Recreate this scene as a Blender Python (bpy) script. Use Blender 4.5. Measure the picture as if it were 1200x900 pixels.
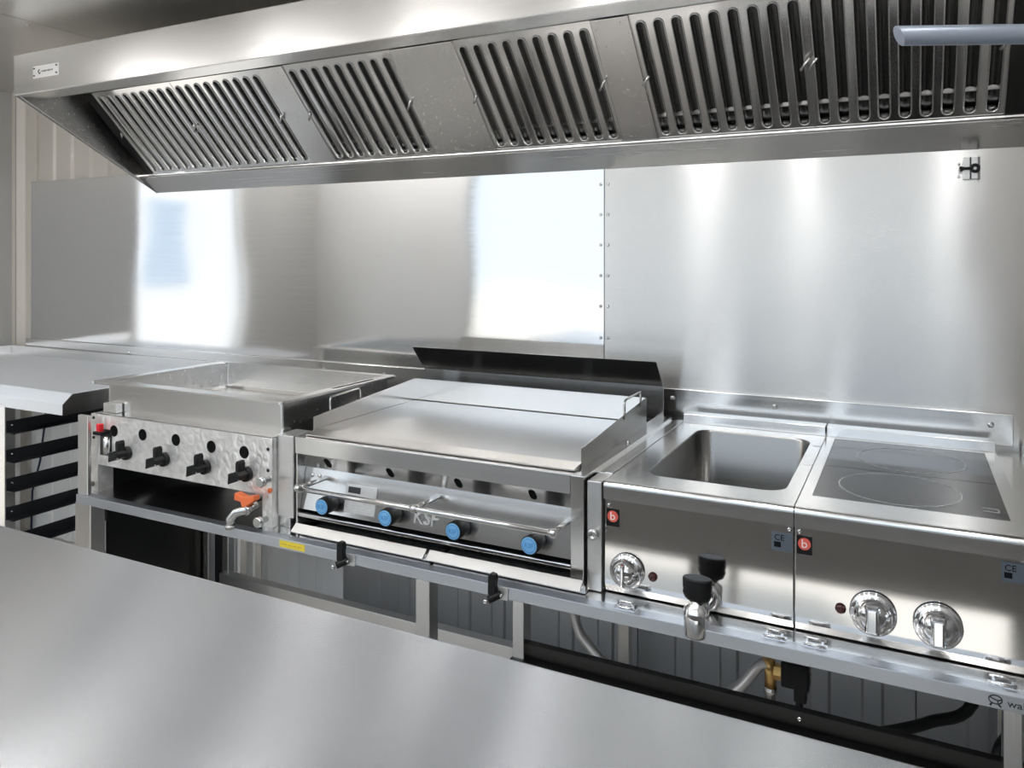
import bpy, bmesh, math, random
from mathutils import Vector, Matrix, Euler

random.seed(7)
for o in list(bpy.data.objects):
    bpy.data.objects.remove(o, do_unlink=True)
scene = bpy.context.scene
COL = scene.collection

# ------------------------------------------------------------------ camera
H = 1.40                              # eye height (m); camera stands at x = y = 0
FPX, VH, YAW = 915.0, 300.0, math.radians(26.9)
cam_d = bpy.data.cameras.new('camera')
cam = bpy.data.objects.new('camera', cam_d)
COL.objects.link(cam)
cam.location = (0, 0, H)
cam.rotation_euler = (math.pi / 2, 0, YAW)
cam_d.sensor_width = 36.0
cam_d.lens = 36.0 * FPX / 1200.0
cam_d.shift_y = -(450.0 - VH) / 1200.0
cam_d.clip_start = 0.02
cam_d.clip_end = 200
scene.camera = cam

# ------------------------------------------------------------------ world (bright overcast sky)
SKY_STRENGTH = 1.12
world = bpy.data.worlds.new('world')
scene.world = world
world.use_nodes = True
wn = world.node_tree
bg = wn.nodes['Background']
bg.inputs[0].default_value = (0.80, 0.90, 1.0, 1)
bg.inputs[1].default_value = SKY_STRENGTH

scene.view_settings.view_transform = 'Standard'
scene.view_settings.look = 'None'
scene.view_settings.exposure = 0.36
scene.view_settings.gamma = 1.0
scene.view_settings.use_curve_mapping = False
LAMP_STRENGTH = 42.0

# hazy sun behind the trailer: it lights the yard, never the inside directly
sun_d = bpy.data.lights.new('sun', 'SUN'); sun_d.energy = 6.0; sun_d.angle = math.radians(3); sun_d.color = (1.0, 0.95, 0.88)
sun = bpy.data.objects.new('sun', sun_d); COL.objects.link(sun)
sun.rotation_euler = Vector((0.34, 0.55, 0.76)).to_track_quat('Z', 'Y').to_euler()

# ------------------------------------------------------------------ pixel -> place helpers
_ca, _sa = math.cos(YAW), math.sin(YAW)
def ray(u, v):
    r = (u - 600.0) / FPX
    return (-_sa + r * _ca, _ca + r * _sa, (VH - v) / FPX)
def onY(u, v, y):
    d = ray(u, v); s = y / d[1]
    return Vector((d[0] * s, y, d[2] * s + H))
def onZ(u, v, z):
    d = ray(u, v); s = (z - H) / d[2]
    return Vector((d[0] * s, d[1] * s, z))
def onX(u, v, x):
    d = ray(u, v); s = x / d[0]
    return Vector((x, d[1] * s, d[2] * s + H))

# ------------------------------------------------------------------ materials
MATS = {}
def mat(name, color=(0.8, 0.8, 0.8), rough=0.5, metal=0.0, coat=0.0, emit=None, spec=0.5):
    m = bpy.data.materials.new(name)
    m.use_nodes = True
    b = m.node_tree.nodes['Principled BSDF']
    b.inputs['Base Color'].default_value = (*color, 1)
    b.inputs['Roughness'].default_value = rough
    b.inputs['Metallic'].default_value = metal
    b.inputs['Specular IOR Level'].default_value = spec
    if coat:
        b.inputs['Coat Weight'].default_value = coat
        b.inputs['Coat Roughness'].default_value = 0.05
    if emit:
        b.inputs['Emission Color'].default_value = (*emit[0], 1)
        b.inputs['Emission Strength'].default_value = emit[1]
    MATS[name] = m
    return m

def brushed(name, color, rough, aniso=0.6, tangent=(0.06, 0.35, 1.0), scale=(1.5, 120, 120), var=0.015, bump=0.0, wave=0.0):
    """brushed metal: fine lines run along the stretched axis, highlight smears across them"""
    m = mat(name, color, rough, 1.0)
    nt = m.node_tree; N = nt.nodes; L = nt.links
    b = N['Principled BSDF']
    b.inputs['Anisotropic'].default_value = aniso
    tv = N.new('ShaderNodeCombineXYZ')
    for i in range(3):
        tv.inputs[i].default_value = tangent[i]
    L.new(tv.outputs[0], b.inputs['Tangent'])
    geo = N.new('ShaderNodeNewGeometry')
    mp = N.new('ShaderNodeMapping'); mp.inputs['Scale'].default_value = scale
    L.new(geo.outputs['Position'], mp.inputs['Vector'])
    nz = N.new('ShaderNodeTexNoise'); nz.inputs['Scale'].default_value = 1.0
    nz.inputs['Detail'].default_value = 3.0
    L.new(mp.outputs[0], nz.inputs['Vector'])
    mr = N.new('ShaderNodeMapRange')
    mr.inputs['From Min'].default_value = 0.3; mr.inputs['From Max'].default_value = 0.7
    mr.inputs['To Min'].default_value = max(0.02, rough - var); mr.inputs['To Max'].default_value = rough + var
    L.new(nz.outputs['Fac'], mr.inputs['Value'])
    L.new(mr.outputs[0], b.inputs['Roughness'])
    mx = N.new('ShaderNodeMix'); mx.data_type = 'RGBA'
    mx.inputs['A'].default_value = (*[c * 0.975 for c in color], 1)
    mx.inputs['B'].default_value = (*[min(1, c * 1.02) for c in color], 1)
    L.new(nz.outputs['Fac'], mx.inputs['Factor'])
    L.new(mx.outputs['Result'], b.inputs['Base Color'])
    last = None
    if bump:
        bp = N.new('ShaderNodeBump'); bp.inputs['Strength'].default_value = bump
        bp.inputs['Distance'].default_value = 0.0006
        L.new(nz.outputs['Fac'], bp.inputs['Height'])
        last = bp
    if wave:                                     # slow oil-canning of thin sheet
        n2 = N.new('ShaderNodeTexNoise'); n2.inputs['Scale'].default_value = 1.6
        n2.inputs['Detail'].default_value = 1.0
        L.new(geo.outputs['Position'], n2.inputs['Vector'])
        b2 = N.new('ShaderNodeBump'); b2.inputs['Strength'].default_value = 1.0
        b2.inputs['Distance'].default_value = wave
        L.new(n2.outputs['Fac'], b2.inputs['Height'])
        if last: L.new(last.outputs[0], b2.inputs['Normal'])
        last = b2
    if last:
        L.new(last.outputs[0], b.inputs['Normal'])
    return m

STEEL = (0.78, 0.775, 0.765)
brushed('steel', STEEL, 0.26, 0.55)
brushed('steel_fine', (0.80, 0.795, 0.785), 0.19, 0.4)
brushed('steel_satin', (0.80, 0.795, 0.785), 0.36, 0.3)
brushed('steel_counter', (0.77, 0.79, 0.825), 0.27, 0.93, scale=(1.2, 160, 160), var=0.003)
brushed('steel_vertical', (0.78, 0.77, 0.755), 0.26, 0.4, tangent=(1, 0.3, 0.05), scale=(120, 120, 2))
brushed('panel_mirror', (0.82, 0.82, 0.82), 0.09, 0.2, tangent=(0.02, 0.1, 1), scale=(2, 100, 100), wave=0.008)
brushed('panel_brushed', (0.62, 0.615, 0.60), 0.27, 0.95, var=0.003, tangent=(0.02, 0.1, 1), scale=(0.8, 100, 100), wave=0.010)
brushed('steel_ceiling', (0.78, 0.77, 0.75), 0.30, 0.5, tangent=(0.1, 1, 0.1), scale=(2, 160, 160), wave=0.003)
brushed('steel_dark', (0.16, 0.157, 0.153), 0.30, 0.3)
brushed('steel_black', (0.055, 0.054, 0.053), 0.32, 0.3)
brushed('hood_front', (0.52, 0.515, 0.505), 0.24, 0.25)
brushed('steel_plate', (0.76, 0.74, 0.72), 0.30, 0.7, tangent=(1, 0.1, 0.05), scale=(60, 1, 60), var=0.004)
brushed('filter_steel', (0.80, 0.795, 0.785), 0.15, 0.0, scale=(90, 2, 2))
brushed('table_satin', (0.84, 0.865, 0.90), 0.45, 0.3)
MATS['table_satin'].node_tree.nodes['Principled BSDF'].inputs['Metallic'].default_value = 0.45
brushed('rail_satin', (0.62, 0.655, 0.71), 0.36, 0.3)  # bluish cast of the reflected sky is put into the base colour
brushed('baffle_dark', (0.13, 0.128, 0.125), 0.22, 0.0)
brushed('steel_guard_dark', (0.30, 0.295, 0.285), 0.25, 0.0)  # darker steel tone, right splash guard and nothing else
brushed('basin_steel_shaded', (0.30, 0.297, 0.29), 0.22, 0.0)  # dark reflections inside the well are put into this base colour
brushed('panel_polished', (0.78, 0.77, 0.755), 0.085, 0.0, var=0.01)
brushed('wall_sheet', (0.60, 0.62, 0.65), 0.34, 0.4, tangent=(1, 0.1, 0.05), scale=(60, 60, 1))
mat('chrome', (0.82, 0.82, 0.83), 0.05, 1.0)
mat('bolt', (0.68, 0.68, 0.67), 0.22, 1.0)
mat('black_plastic', (0.010, 0.010, 0.011), 0.35, spec=0.25)
mat('black_void', (0.006, 0.006, 0.006), 0.8, spec=0.1)
mat('runner_black', (0.014, 0.015, 0.017), 0.4, spec=0.3)
mat('glass_black', (0.018, 0.018, 0.018), 0.06, spec=0.35)
mat('glass_print', (0.60, 0.60, 0.60), 0.4)
mat('logo_red', (0.72, 0.12, 0.09), 0.35)
mat('logo_white', (0.85, 0.82, 0.80), 0.4)
mat('lamp_red', (0.045, 0.008, 0.007), 0.15)
mat('knob_blue', (0.22, 0.54, 0.88), 0.4)
mat('knob_blue_dark', (0.05, 0.27, 0.68), 0.4)
mat('orange', (0.86, 0.19, 0.06), 0.4)
mat('red', (0.75, 0.02, 0.03), 0.35)
mat('yellow', (0.90, 0.72, 0.06), 0.5)
mat('yellow_dark', (0.55, 0.42, 0.03), 0.5)
mat('label_silver', (0.72, 0.72, 0.72), 0.4, 0.6)
mat('label_blue', (0.10, 0.12, 0.145), 0.5, spec=0.3)
mat('label_ink', (0.008, 0.008, 0.010), 0.6, spec=0.1)
mat('print_dark', (0.03, 0.03, 0.035), 0.5)
mat('print_navy', (0.02, 0.03, 0.07), 0.5)
mat('brass', (0.72, 0.47, 0.18), 0.28, 1.0)
mat('wall_cream', (0.62, 0.585, 0.53), 0.35, coat=0.15)
mat('wall_grey', (0.40, 0.395, 0.38), 0.38, coat=0.15)
mat('door_white', (0.85, 0.85, 0.84), 0.35)
mat('floor_grey', (0.46, 0.435, 0.40), 0.5)
mat('ground_pave', (0.46, 0.445, 0.42), 0.8)
mat('bar_blue_grey', (0.22, 0.25, 0.30), 0.35, 0.3)
mat('wall_dark', (0.22, 0.22, 0.215), 0.4)
mat('lamp_tube', (1, 1, 1), 0.3, emit=((1.0, 0.98, 0.965), LAMP_STRENGTH))
mat('lamp_body', (0.8, 0.8, 0.8), 0.4)
mat('base_dark', (0.50, 0.49, 0.475), 0.45)
mat('facade', (0.60, 0.61, 0.63), 0.7)
mat('pane_pale', (0.34, 0.42, 0.52), 0.2)

def swirl_material():
    m = mat('steel_swirl', (0.90, 0.89, 0.87), 0.30, 0.6)
    nt = m.node_tree; N = nt.nodes; L = nt.links; b = N['Principled BSDF']
    geo = N.new('ShaderNodeNewGeometry')
    vo = N.new('ShaderNodeTexVoronoi'); vo.inputs['Scale'].default_value = 34
    L.new(geo.outputs['Position'], vo.inputs['Vector'])
    sn = N.new('ShaderNodeMath'); sn.operation = 'MULTIPLY'; sn.inputs[1].default_value = 9
    L.new(vo.outputs['Distance'], sn.inputs[0])
    s2 = N.new('ShaderNodeMath'); s2.operation = 'SINE'
    L.new(sn.outputs[0], s2.inputs[0])
    bp = N.new('ShaderNodeBump'); bp.inputs['Strength'].default_value = 0.5
    bp.inputs['Distance'].default_value = 0.001
    L.new(s2.outputs[0], bp.inputs['Height'])
    L.new(bp.outputs[0], b.inputs['Normal'])
    mx = N.new('ShaderNodeMix'); mx.data_type = 'RGBA'
    mx.inputs['A'].default_value = (0.82, 0.81, 0.79, 1); mx.inputs['B'].default_value = (0.98, 0.97, 0.95, 1)
    L.new(vo.outputs['Color'], mx.inputs['Factor'])
    L.new(mx.outputs['Result'], b.inputs['Base Color'])
swirl_material()

def braid_material():
    m = mat('hose_braid', (0.62, 0.62, 0.63), 0.3, 1.0)
    nt = m.node_tree; N = nt.nodes; L = nt.links; b = N['Principled BSDF']
    geo = N.new('ShaderNodeNewGeometry')
    ck = N.new('ShaderNodeTexChecker'); ck.inputs['Scale'].default_value = 500
    L.new(geo.outputs['Position'], ck.inputs['Vector'])
    bp = N.new('ShaderNodeBump'); bp.inputs['Strength'].default_value = 0.4; bp.inputs['Distance'].default_value = 0.0006
    L.new(ck.outputs['Fac'], bp.inputs['Height']); L.new(bp.outputs[0], b.inputs['Normal'])
braid_material()

# ------------------------------------------------------------------ mesh builder
class MB:
    def __init__(s):
        s.v = []; s.f = []; s.sm = []
    def add(s, vs, fs, smooth=False):
        o = len(s.v)
        s.v += [Vector(p) for p in vs]
        for f in fs:
            s.f.append([i + o for i in f]); s.sm.append(smooth)
        return s
    def box(s, x0, x1, y0, y1, z0, z1):
        if x0 > x1: x0, x1 = x1, x0
        if y0 > y1: y0, y1 = y1, y0
        if z0 > z1: z0, z1 = z1, z0
        vs = [(x, y, z) for z in (z0, z1) for y in (y0, y1) for x in (x0, x1)]
        return s.add(vs, [(0, 2, 3, 1), (4, 5, 7, 6), (0, 1, 5, 4), (2, 6, 7, 3), (0, 4, 6, 2), (1, 3, 7, 5)])
    def prism_x(s, pts, x0, x1):
        """polygon of (y, z) extruded along x"""
        n = len(pts)
        vs = [(x0, y, z) for y, z in pts] + [(x1, y, z) for y, z in pts]
        fs = [tuple(range(n)), tuple(range(2 * n - 1, n - 1, -1))]
        fs += [(i, i + n, (i + 1) % n + n, (i + 1) % n) for i in range(n)]
        return s.add(vs, fs)
    def prism_y(s, pts, y0, y1):
        n = len(pts)
        vs = [(x, y0, z) for x, z in pts] + [(x, y1, z) for x, z in pts]
        fs = [tuple(range(n)), tuple(range(2 * n - 1, n - 1, -1))]
        fs += [(i, i + n, (i + 1) % n + n, (i + 1) % n) for i in range(n)]
        return s.add(vs, fs)
    def prism_z(s, pts, z0, z1):
        n = len(pts)
        vs = [(x, y, z0) for x, y in pts] + [(x, y, z1) for x, y in pts]
        fs = [tuple(range(n)), tuple(range(2 * n - 1, n - 1, -1))]
        fs += [(i, i + n, (i + 1) % n + n, (i + 1) % n) for i in range(n)]
        return s.add(vs, fs)
    def sheet_x(s, line, x0, x1, t):
        """open (y, z) polyline folded sheet of thickness t, extruded along x"""
        n = len(line); off = []
        for i in range(n):
            a = Vector(line[max(i - 1, 0)]); b = Vector(line[min(i + 1, n - 1)])
            d = (b - a); d.normalize()
            nrm = Vector((-d.y, d.x))
            k = 1.0
            if 0 < i < n - 1:
                d1 = (Vector(line[i]) - a).normalized(); c = d1.dot(d); k = 1 / max(0.5, c)
            off.append(Vector(line[i]) + nrm * t * k)
        pts = [tuple(p) for p in line] + [tuple(p) for p in reversed(off)]
        return s.prism_x(pts, x0, x1)
    def loft(s, loops, cap0=False, cap1=False, smooth=False, closed=True):
        n = len(loops[0]); vs = [p for l in loops for p in l]; fs = []
        for k in range(len(loops) - 1):
            for i in range(n if closed else n - 1):
                j = (i + 1) % n
                fs.append((k * n + i, k * n + j, (k + 1) * n + j, (k + 1) * n + i))
        o = len(s.v)
        s.add(vs, fs, smooth)
        if cap0: s.f.append([o + i for i in range(n - 1, -1, -1)]); s.sm.append(False)
        if cap1: s.f.append([o + (len(loops) - 1) * n + i for i in range(n)]); s.sm.append(False)
        return s
    def tube(s, path, r, n=10, cap=True):
        path = [Vector(p) for p in path]; loops = []
        up = None
        for i, p in enumerate(path):
            d = (path[min(i + 1, len(path) - 1)] - path[max(i - 1, 0)]).normalized()
            if up is None:
                up = Vector((0, 0, 1)) if abs(d.z) < 0.9 else Vector((1, 0, 0))
            a = d.cross(up).normalized(); b = a.cross(d).normalized(); up = b
            rr = r[i] if isinstance(r, (list, tuple)) else r
            loops.append([p + a * rr * math.cos(2 * math.pi * k / n) + b * rr * math.sin(2 * math.pi * k / n) for k in range(n)])
        return s.loft(loops, cap, cap, smooth=True)
    def lathe(s, prof, n=24, origin=(0, 0, 0), axis=(0, 0, 1), smooth=True):
        """profile of (radius, height) along axis; ends closed"""
        o = Vector(origin); d = Vector(axis).normalized()
        up = Vector((0, 0, 1)) if abs(d.z) < 0.9 else Vector((1, 0, 0))
        a = d.cross(up).normalized(); b = d.cross(a).normalized()
        loops = [[o + d * h + (a * math.cos(2 * math.pi * k / n) + b * math.sin(2 * math.pi * k / n)) * max(r, 1e-5) for k in range(n)] for r, h in prof]
        return s.loft(loops, True, True, smooth)
    def mesh(s, name, off=Vector((0, 0, 0))):
        me = bpy.data.meshes.new(name)
        me.from_pydata([tuple(p - off) for p in s.v], [], s.f)
        for p, q in zip(me.polygons, s.sm): p.use_smooth = q
        bm = bmesh.new(); bm.from_mesh(me)
        bmesh.ops.recalc_face_normals(bm, faces=bm.faces)
        bm.to_mesh(me); bm.free()
        me.update()
        return me

ROOT_LOC = {}
def world_loc(o):
    l = Vector((0, 0, 0))
    while o is not None:
        l += o.location; o = o.parent
    return l

def put(name, mb, material, parent=None, bevel=0.0, at=None, seg=2, rot=None):
    """link one mesh object; mb in world space (or local to `at` when given)"""
    base = world_loc(parent) if parent else Vector((0, 0, 0))
    if at is None:
        me = mb.mesh(name, base) if isinstance(mb, MB) else mb
        loc = Vector((0, 0, 0))
    else:
        me = mb.mesh(name) if isinstance(mb, MB) else mb
        loc = Vector(at) - base
    o = bpy.data.objects.new(name, me)
    COL.objects.link(o)
    if parent: o.parent = parent
    o.location = loc
    if rot is not None: o.rotation_euler = rot
    if not me.materials:
        me.materials.append(MATS[material])
    if bevel:
        md = o.modifiers.new('bevel', 'BEVEL'); md.width = bevel; md.segments = seg
        md.limit_method = 'ANGLE'; md.angle_limit = math.radians(35)
        md.harden_normals = False
    return o

def thing(name, label, cat, loc=(0, 0, 0), group=None):
    o = bpy.data.objects.new(name, None); COL.objects.link(o)
    o.empty_display_size = 0.1
    o.location = loc
    tag(o, label, cat, group)
    return o
def tag(o, label, cat, group=None):
    o['label'] = label; o['category'] = cat
    if group: o['group'] = group
    return o
def structure(o, label=None):
    o['kind'] = 'structure'
    if label: o['label'] = label
    return o

def text_part(name, body, size, material, parent, at, rot, depth=0.0006, align='CENTER', sx=1.0):
    c = bpy.data.curves.new(name, 'FONT'); c.body = body; c.size = size; c.extrude = depth
    c.align_x = align; c.align_y = 'CENTER'; c.resolution_u = 3
    t = bpy.data.objects.new(name, c); COL.objects.link(t)
    bpy.context.view_layer.update()
    me = bpy.data.meshes.new_from_object(t.evaluated_get(bpy.context.evaluated_depsgraph_get()))
    bpy.data.objects.remove(t, do_unlink=True)
    o = put(name, me, material, parent, at=at, rot=rot)
    o.data.materials.clear(); o.data.materials.append(MATS[material])
    o.scale = (sx, 1, 1)
    return o
FACE = (math.pi / 2, 0, 0)            # lettering that stands upright and looks towards -y

def rrect(x0, x1, y0, y1, r, z, n=5):
    pts = []
    for cx, cy, a0 in ((x1 - r, y1 - r, 0), (x0 + r, y1 - r, 90), (x0 + r, y0 + r, 180), (x1 - r, y0 + r, 270)):
        for k in range(n + 1):
            a = math.radians(a0 + 90 * k / n)
            pts.append(Vector((cx + r * math.cos(a), cy + r * math.sin(a), z)))
    return pts

def stadium(cx, y0, y1, r, z, n=6):
    pts = []
    for cy, a0 in ((y1 - r, 0), (y0 + r, 180)):
        for k in range(n + 1):
            a = math.radians(a0 + 180 * k / n)
            pts.append(Vector((cx + r * math.cos(a), cy + r * math.sin(a), z)))
    return pts

def screw(name, parent, at, r=0.006, axis=(0, -1, 0), h=0.004, material='bolt'):
    mb = MB().lathe([(r * 1.0, 0), (r * 0.95, h * 0.5), (r * 0.55, h), (r * 0.3, h), (r * 0.28, h * 0.6)], 12, (0, 0, 0), axis)
    return put(name, mb, material, parent, at=at)

# ================================================================== THE ROOM
XL, XR = -4.08, 0.78                   # end walls
YB, YFI, YFO = 2.45, 0.12, 0.04        # back wall face, hatch wall inner/outer face
ZC = 2.233
PY = 2.42                              # face of the steel splash panels

fl = put('floor', MB().box(XL - 0.06, XR + 0.06, YFO, YB + 0.06, -0.06, 0), 'floor_grey')
structure(fl, 'pale beige trailer floor')
cl = put('ceiling', MB().box(XL - 0.06, XR + 0.06, YFO, YB + 0.06, ZC + 0.004, ZC + 0.06), 'steel_dark')
structure(cl, 'ceiling of stainless sheets with dark joints')
xs = [XL, -2.78, -1.53, -0.28, XR]
for a, b in zip(xs[:-1], xs[1:]):
    put('sheet', MB().box(a + 0.002, b - 0.002, YFI, YB, ZC, ZC + 0.004), 'steel_ceiling', cl)
for y in (1.1, 1.72, 2.25):
    screw('screw', cl, (-2.83, y, ZC), 0.006, (0, 0, -1))
    screw('screw', cl, (-1.48, y, ZC), 0.006, (0, 0, -1))

# back wall: flat core with trapezoid ribs of the sandwich sheet
wb = put('wall_back', MB().box(XL - 0.06, XR + 0.06, YB + 0.012, YB + 0.07, 0, ZC), 'wall_cream')
structure(wb, 'cream ribbed sandwich wall behind the steel splashback')
x = XL + 0.125; k = 1
while x < XR - 0.02:
    w = 0.085 if k % 2 == 0 else 0.055
    d = 0.012 if k % 2 == 0 else 0.0
    e = min(x + w, XR)
    if d:
        put('wall_rib', MB().prism_z([(x, YB + 0.0121), (x + 0.010, YB), (e - 0.010, YB), (e, YB + 0.0121)], 0, ZC), 'wall_cream', wb)
    x += w; k += 1
xsh = XL + 0.1
while xsh < XR - 0.05:
    put('lower_sheet', MB().box(xsh + 0.001, min(xsh + 0.398, XR - 0.002), YB - 0.012, YB - 0.001, 0.0, H - 0.522), 'wall_sheet' if xsh > -2.35 else 'door_white', wb, 0.001)
    for xr_ in (xsh + 0.12, xsh + 0.26):
        put('lower_rib', MB().prism_z([(xr_, YB - 0.0119), (xr_ + 0.008, YB - 0.018), (xr_ + 0.052, YB - 0.018), (xr_ + 0.060, YB - 0.0119)], 0.0, H - 0.522), 'wall_sheet' if xsh > -2.35 else 'door_white', wb)
    xsh += 0.4
seam = onY(708, 300, PY).x
pl_top = H + 0.375
pn1 = put('splash_panel', MB().box(-3.955, seam - 0.001, PY, YB, H - 0.52, pl_top), 'panel_mirror', wb, 0.001)
pn1['label'] = 'glossy steel splash panel'
pn2 = put('splash_panel', MB().box(seam + 0.001, XR, PY, YB, H - 0.52, pl_top), 'panel_brushed', wb, 0.001)
pn2['label'] = 'brushed steel splash panel'
for v in (216, 251.5, 287, 323, 359, 396):
    p = onY(708, v, PY)
    for dx in (-0.012, 0.013):
        screw('screw', wb, (p.x + dx, PY, p.z), 0.0055)
# upstand strip screwed along the foot of the splashback
st = put('upstand_strip', MB().box(-3.98, onY(1187, 500, PY).x, PY - 0.012, PY - 0.0005, H - 0.498, H - 0.415), 'steel_fine', wb, 0.0015)
for u in (151, 379, 450, 788, 908, 1161):
    p = onY(u, 440, PY - 0.012)
    screw('screw', wb, (p.x, PY - 0.012, H - 0.445), 0.008)

# left wall with the entrance door
DY0, DY1, DZ0, DZ1 = 0.886, 1.747, 1.31, 2.02
wl = MB()
wl.box(XL - 0.06, XL, DY1, YB + 0.06, 0, ZC)
wl.box(XL - 0.06, XL, YFO, DY0, 0, ZC)
wl.box(XL - 0.06, XL, DY0, DY1, DZ1, ZC)
wlo = structure(put('wall_left', wl, 'wall_grey'), 'grey smooth end wall with entrance door')
put('corner_profile', MB().prism_z([(XL, YB - 0.03), (XL + 0.03, YB), (XL + 0.122, YB), (XL + 0.122, YB + 0.0115), (XL, YB + 0.0115)], 0, ZC), 'wall_cream', wlo, 0.002)
put('panel_joint', MB().box(XL, XL + 0.003, YB - 0.05, YB - 0.035, 0, ZC), 'wall_cream', wlo)
d1 = structure(put('door_1', MB().box(XL - 0.115, XL - 0.075, DY0 - 0.87, DY0 - 0.01, 0.02, DZ1), 'door_white', None, 0.004), 'white entrance door folded flat against the outside wall')
fr = MB()
for y0, y1 in ((DY0, DY0 + 0.03), (DY1 - 0.03, DY1)):
    fr.box(XL - 0.055, XL + 0.006, y0, y1, 0, DZ1)
fr.box(XL - 0.055, XL + 0.006, DY0, DY1, DZ1 - 0.03, DZ1)
put('door_frame', fr, 'door_white', d1, 0.002)
put('door_handle', MB().tube([(XL - 0.11, DY0 - 0.8, 1.05), (XL - 0.16, DY0 - 0.8, 1.05), (XL - 0.16, DY0 - 0.68, 1.05)], 0.009), 'bolt', d1)

# right wall
structure(put('wall_right', MB().box(XR, XR + 0.06, YFO, YB + 0.06, 0, ZC), 'wall_dark'), 'dark grey end wall beside the hob')

# hatch wall: the camera looks in through this opening
HX0, HX1, HZ0, HZ1 = -2.74, 0.34, 0.905, 2.06
wf = MB()
wf.box(XL - 0.06, HX0, YFO, YFI, 0, ZC)
wf.box(HX1, XR + 0.06, YFO, YFI, 0, ZC)
wf.box(HX0, HX1, YFO, YFI, HZ1, ZC)
structure(put('wall_front', wf, 'door_white'), 'white wall with the wide serving opening')
tr = MB()
tr.box(HX0, HX0 + 0.03, YFO - 0.005, YFI + 0.005, 0, HZ1)
tr.box(HX1 - 0.03, HX1, YFO - 0.005, YFI + 0.005, 0, HZ1)
tr.box(HX0, HX1, YFO - 0.005, YFI + 0.005, HZ1 - 0.03, HZ1)
structure(put('trim_1', tr, 'bolt', None, 0.002), 'aluminium frame of the serving hatch')
structure(put('ground', MB().box(-30, 30, -30, 30, -0.62, -0.6), 'ground_pave'), 'pale paved ground outside')

hs = thing('building', 'white rendered building across the yard outside the entrance door', 'building', (-9.5, 1.5, -0.6))
put('facade', MB().box(-11.5, -9.5, -5, 6.0, -0.6, 4.2), 'facade', hs)
put('roof', MB().prism_y([(-11.9, 4.2), (-9.2, 4.2), (-9.2, 4.3), (-10.5, 5.3), (-11.9, 4.3)], -5.3, 6.3), 'wall_grey', hs)
for yy in (-3.4, -1.4, 0.6, 2.6, 4.4):
    w_ = put('window', MB().box(-9.52, -9.49, yy, yy + 1.0, 0.9, 2.3), 'lamp_body', hs)
    put('pane', MB().box(-9.485, -9.475, yy + 0.07, yy + 0.93, 0.97, 2.23), 'pane_pale', w_)

# ================================================================== CEILING LAMPS (over the aisle, out of the frame)
for lx, where in ((-3.40, 'added for fill near the entrance door'), (-2.50, 'beside the hatch corner post'), (-1.75, 'above the far end of the serving counter'), (-1.00, 'above the middle of the counter'), (-0.47, 'opposite the bain marie'), (0.20, 'beside the dark end wall')):  # the lamp nearest the door is added to brighten the left end
    y0, y1 = 0.22, 1.05
    lm = thing('ceiling_lamp', 'slim white ceiling tube lamp ' + where, 'lamp', (lx, 0.64, ZC), 'ceiling tube lamps')
    put('lamp_body', MB().box(lx - 0.03, lx + 0.03, y0, y1, ZC - 0.022, ZC - 0.0005), 'lamp_body', lm, 0.003)
    put('tube', MB().tube([(lx, y0 + 0.03, ZC - 0.036), (lx, y1 - 0.03, ZC - 0.036)], 0.013, 12), 'lamp_tube', lm)
    for yy in (y0 + 0.015, y1 - 0.015):
        put('end_cap', MB().box(lx - 0.018, lx + 0.018, yy - 0.015, yy + 0.015, ZC - 0.052, ZC - 0.022), 'lamp_body', lm, 0.003)

# ================================================================== SERVING COUNTER (foreground)
CY0, CY1, CZ = YFI + 0.006, 0.872, 0.90
ct = thing('serving_counter', 'wide brushed steel serving counter with plain flat top', 'counter', (-1.0, 0.5, 0))
put('counter_top', MB().prism_x([(CY0, CZ - 0.04), (CY0, CZ), (CY1 - 0.012, CZ), (CY1 - 0.004, CZ - 0.003), (CY1, CZ - 0.011), (CY1, CZ - 0.04)], -1.95, XR - 0.004), 'steel_counter', ct, 0.002)
put('apron', MB().box(-1.93, XR - 0.03, CY1 - 0.06, CY1 - 0.04, 0.48, CZ - 0.04), 'base_dark', ct)
for xx in (-1.88, -0.6, 0.68):
    put('leg', MB().box(xx - 0.02, xx + 0.02, CY0 + 0.02, CY0 + 0.06, 0, CZ - 0.04), 'steel_vertical', ct)
    put('leg', MB().box(xx - 0.02, xx + 0.02, CY1 - 0.11, CY1 - 0.07, 0, CZ - 0.04), 'steel_vertical', ct)

# ================================================================== EXTRACTOR HOOD
HX_L, HX_R = -3.026, 0.305
hy0, hy1 = 1.79, PY - 0.001
def Z(r): return H + r
hood = thing('extractor_hood', 'long brushed steel extractor hood with slotted grease filters on the back wall', 'hood', (-1.36, hy1, Z(0.283)))
put('top_plate', MB().box(HX_L, HX_R, hy0, hy1, Z(0.755), Z(0.759)), 'steel', hood)
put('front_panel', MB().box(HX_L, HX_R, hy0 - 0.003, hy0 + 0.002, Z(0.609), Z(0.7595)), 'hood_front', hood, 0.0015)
side = [(hy0, Z(0.609)), (hy0, Z(0.759)), (hy1, Z(0.759)), (hy1, Z(0.283))]
put('side_panel', MB().prism_x(side, HX_L, HX_L + 0.003), 'steel', hood)
put('side_panel', MB().prism_x(side, HX_R - 0.003, HX_R), 'steel', hood)
put('front_rim', MB().sheet_x([(hy0 - 0.002, Z(0.608)), (1.848, Z(0.598)), (1.850, Z(0.625))], HX_L + 0.001, HX_R - 0.001, 0.003), 'steel_fine', hood)
lip = put('rear_rim', MB().prism_x([(2.330, Z(0.345)), (hy1, Z(0.284)), (hy1, Z(0.300)), (2.338, Z(0.357))], HX_L + 0.001, HX_R - 0.001), 'steel', hood, 0.002)
put('gutter', MB().box(HX_L + 0.004, HX_R - 0.004, 2.334, 2.40, Z(0.352), Z(0.357)), 'steel_fine', hood)
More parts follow.
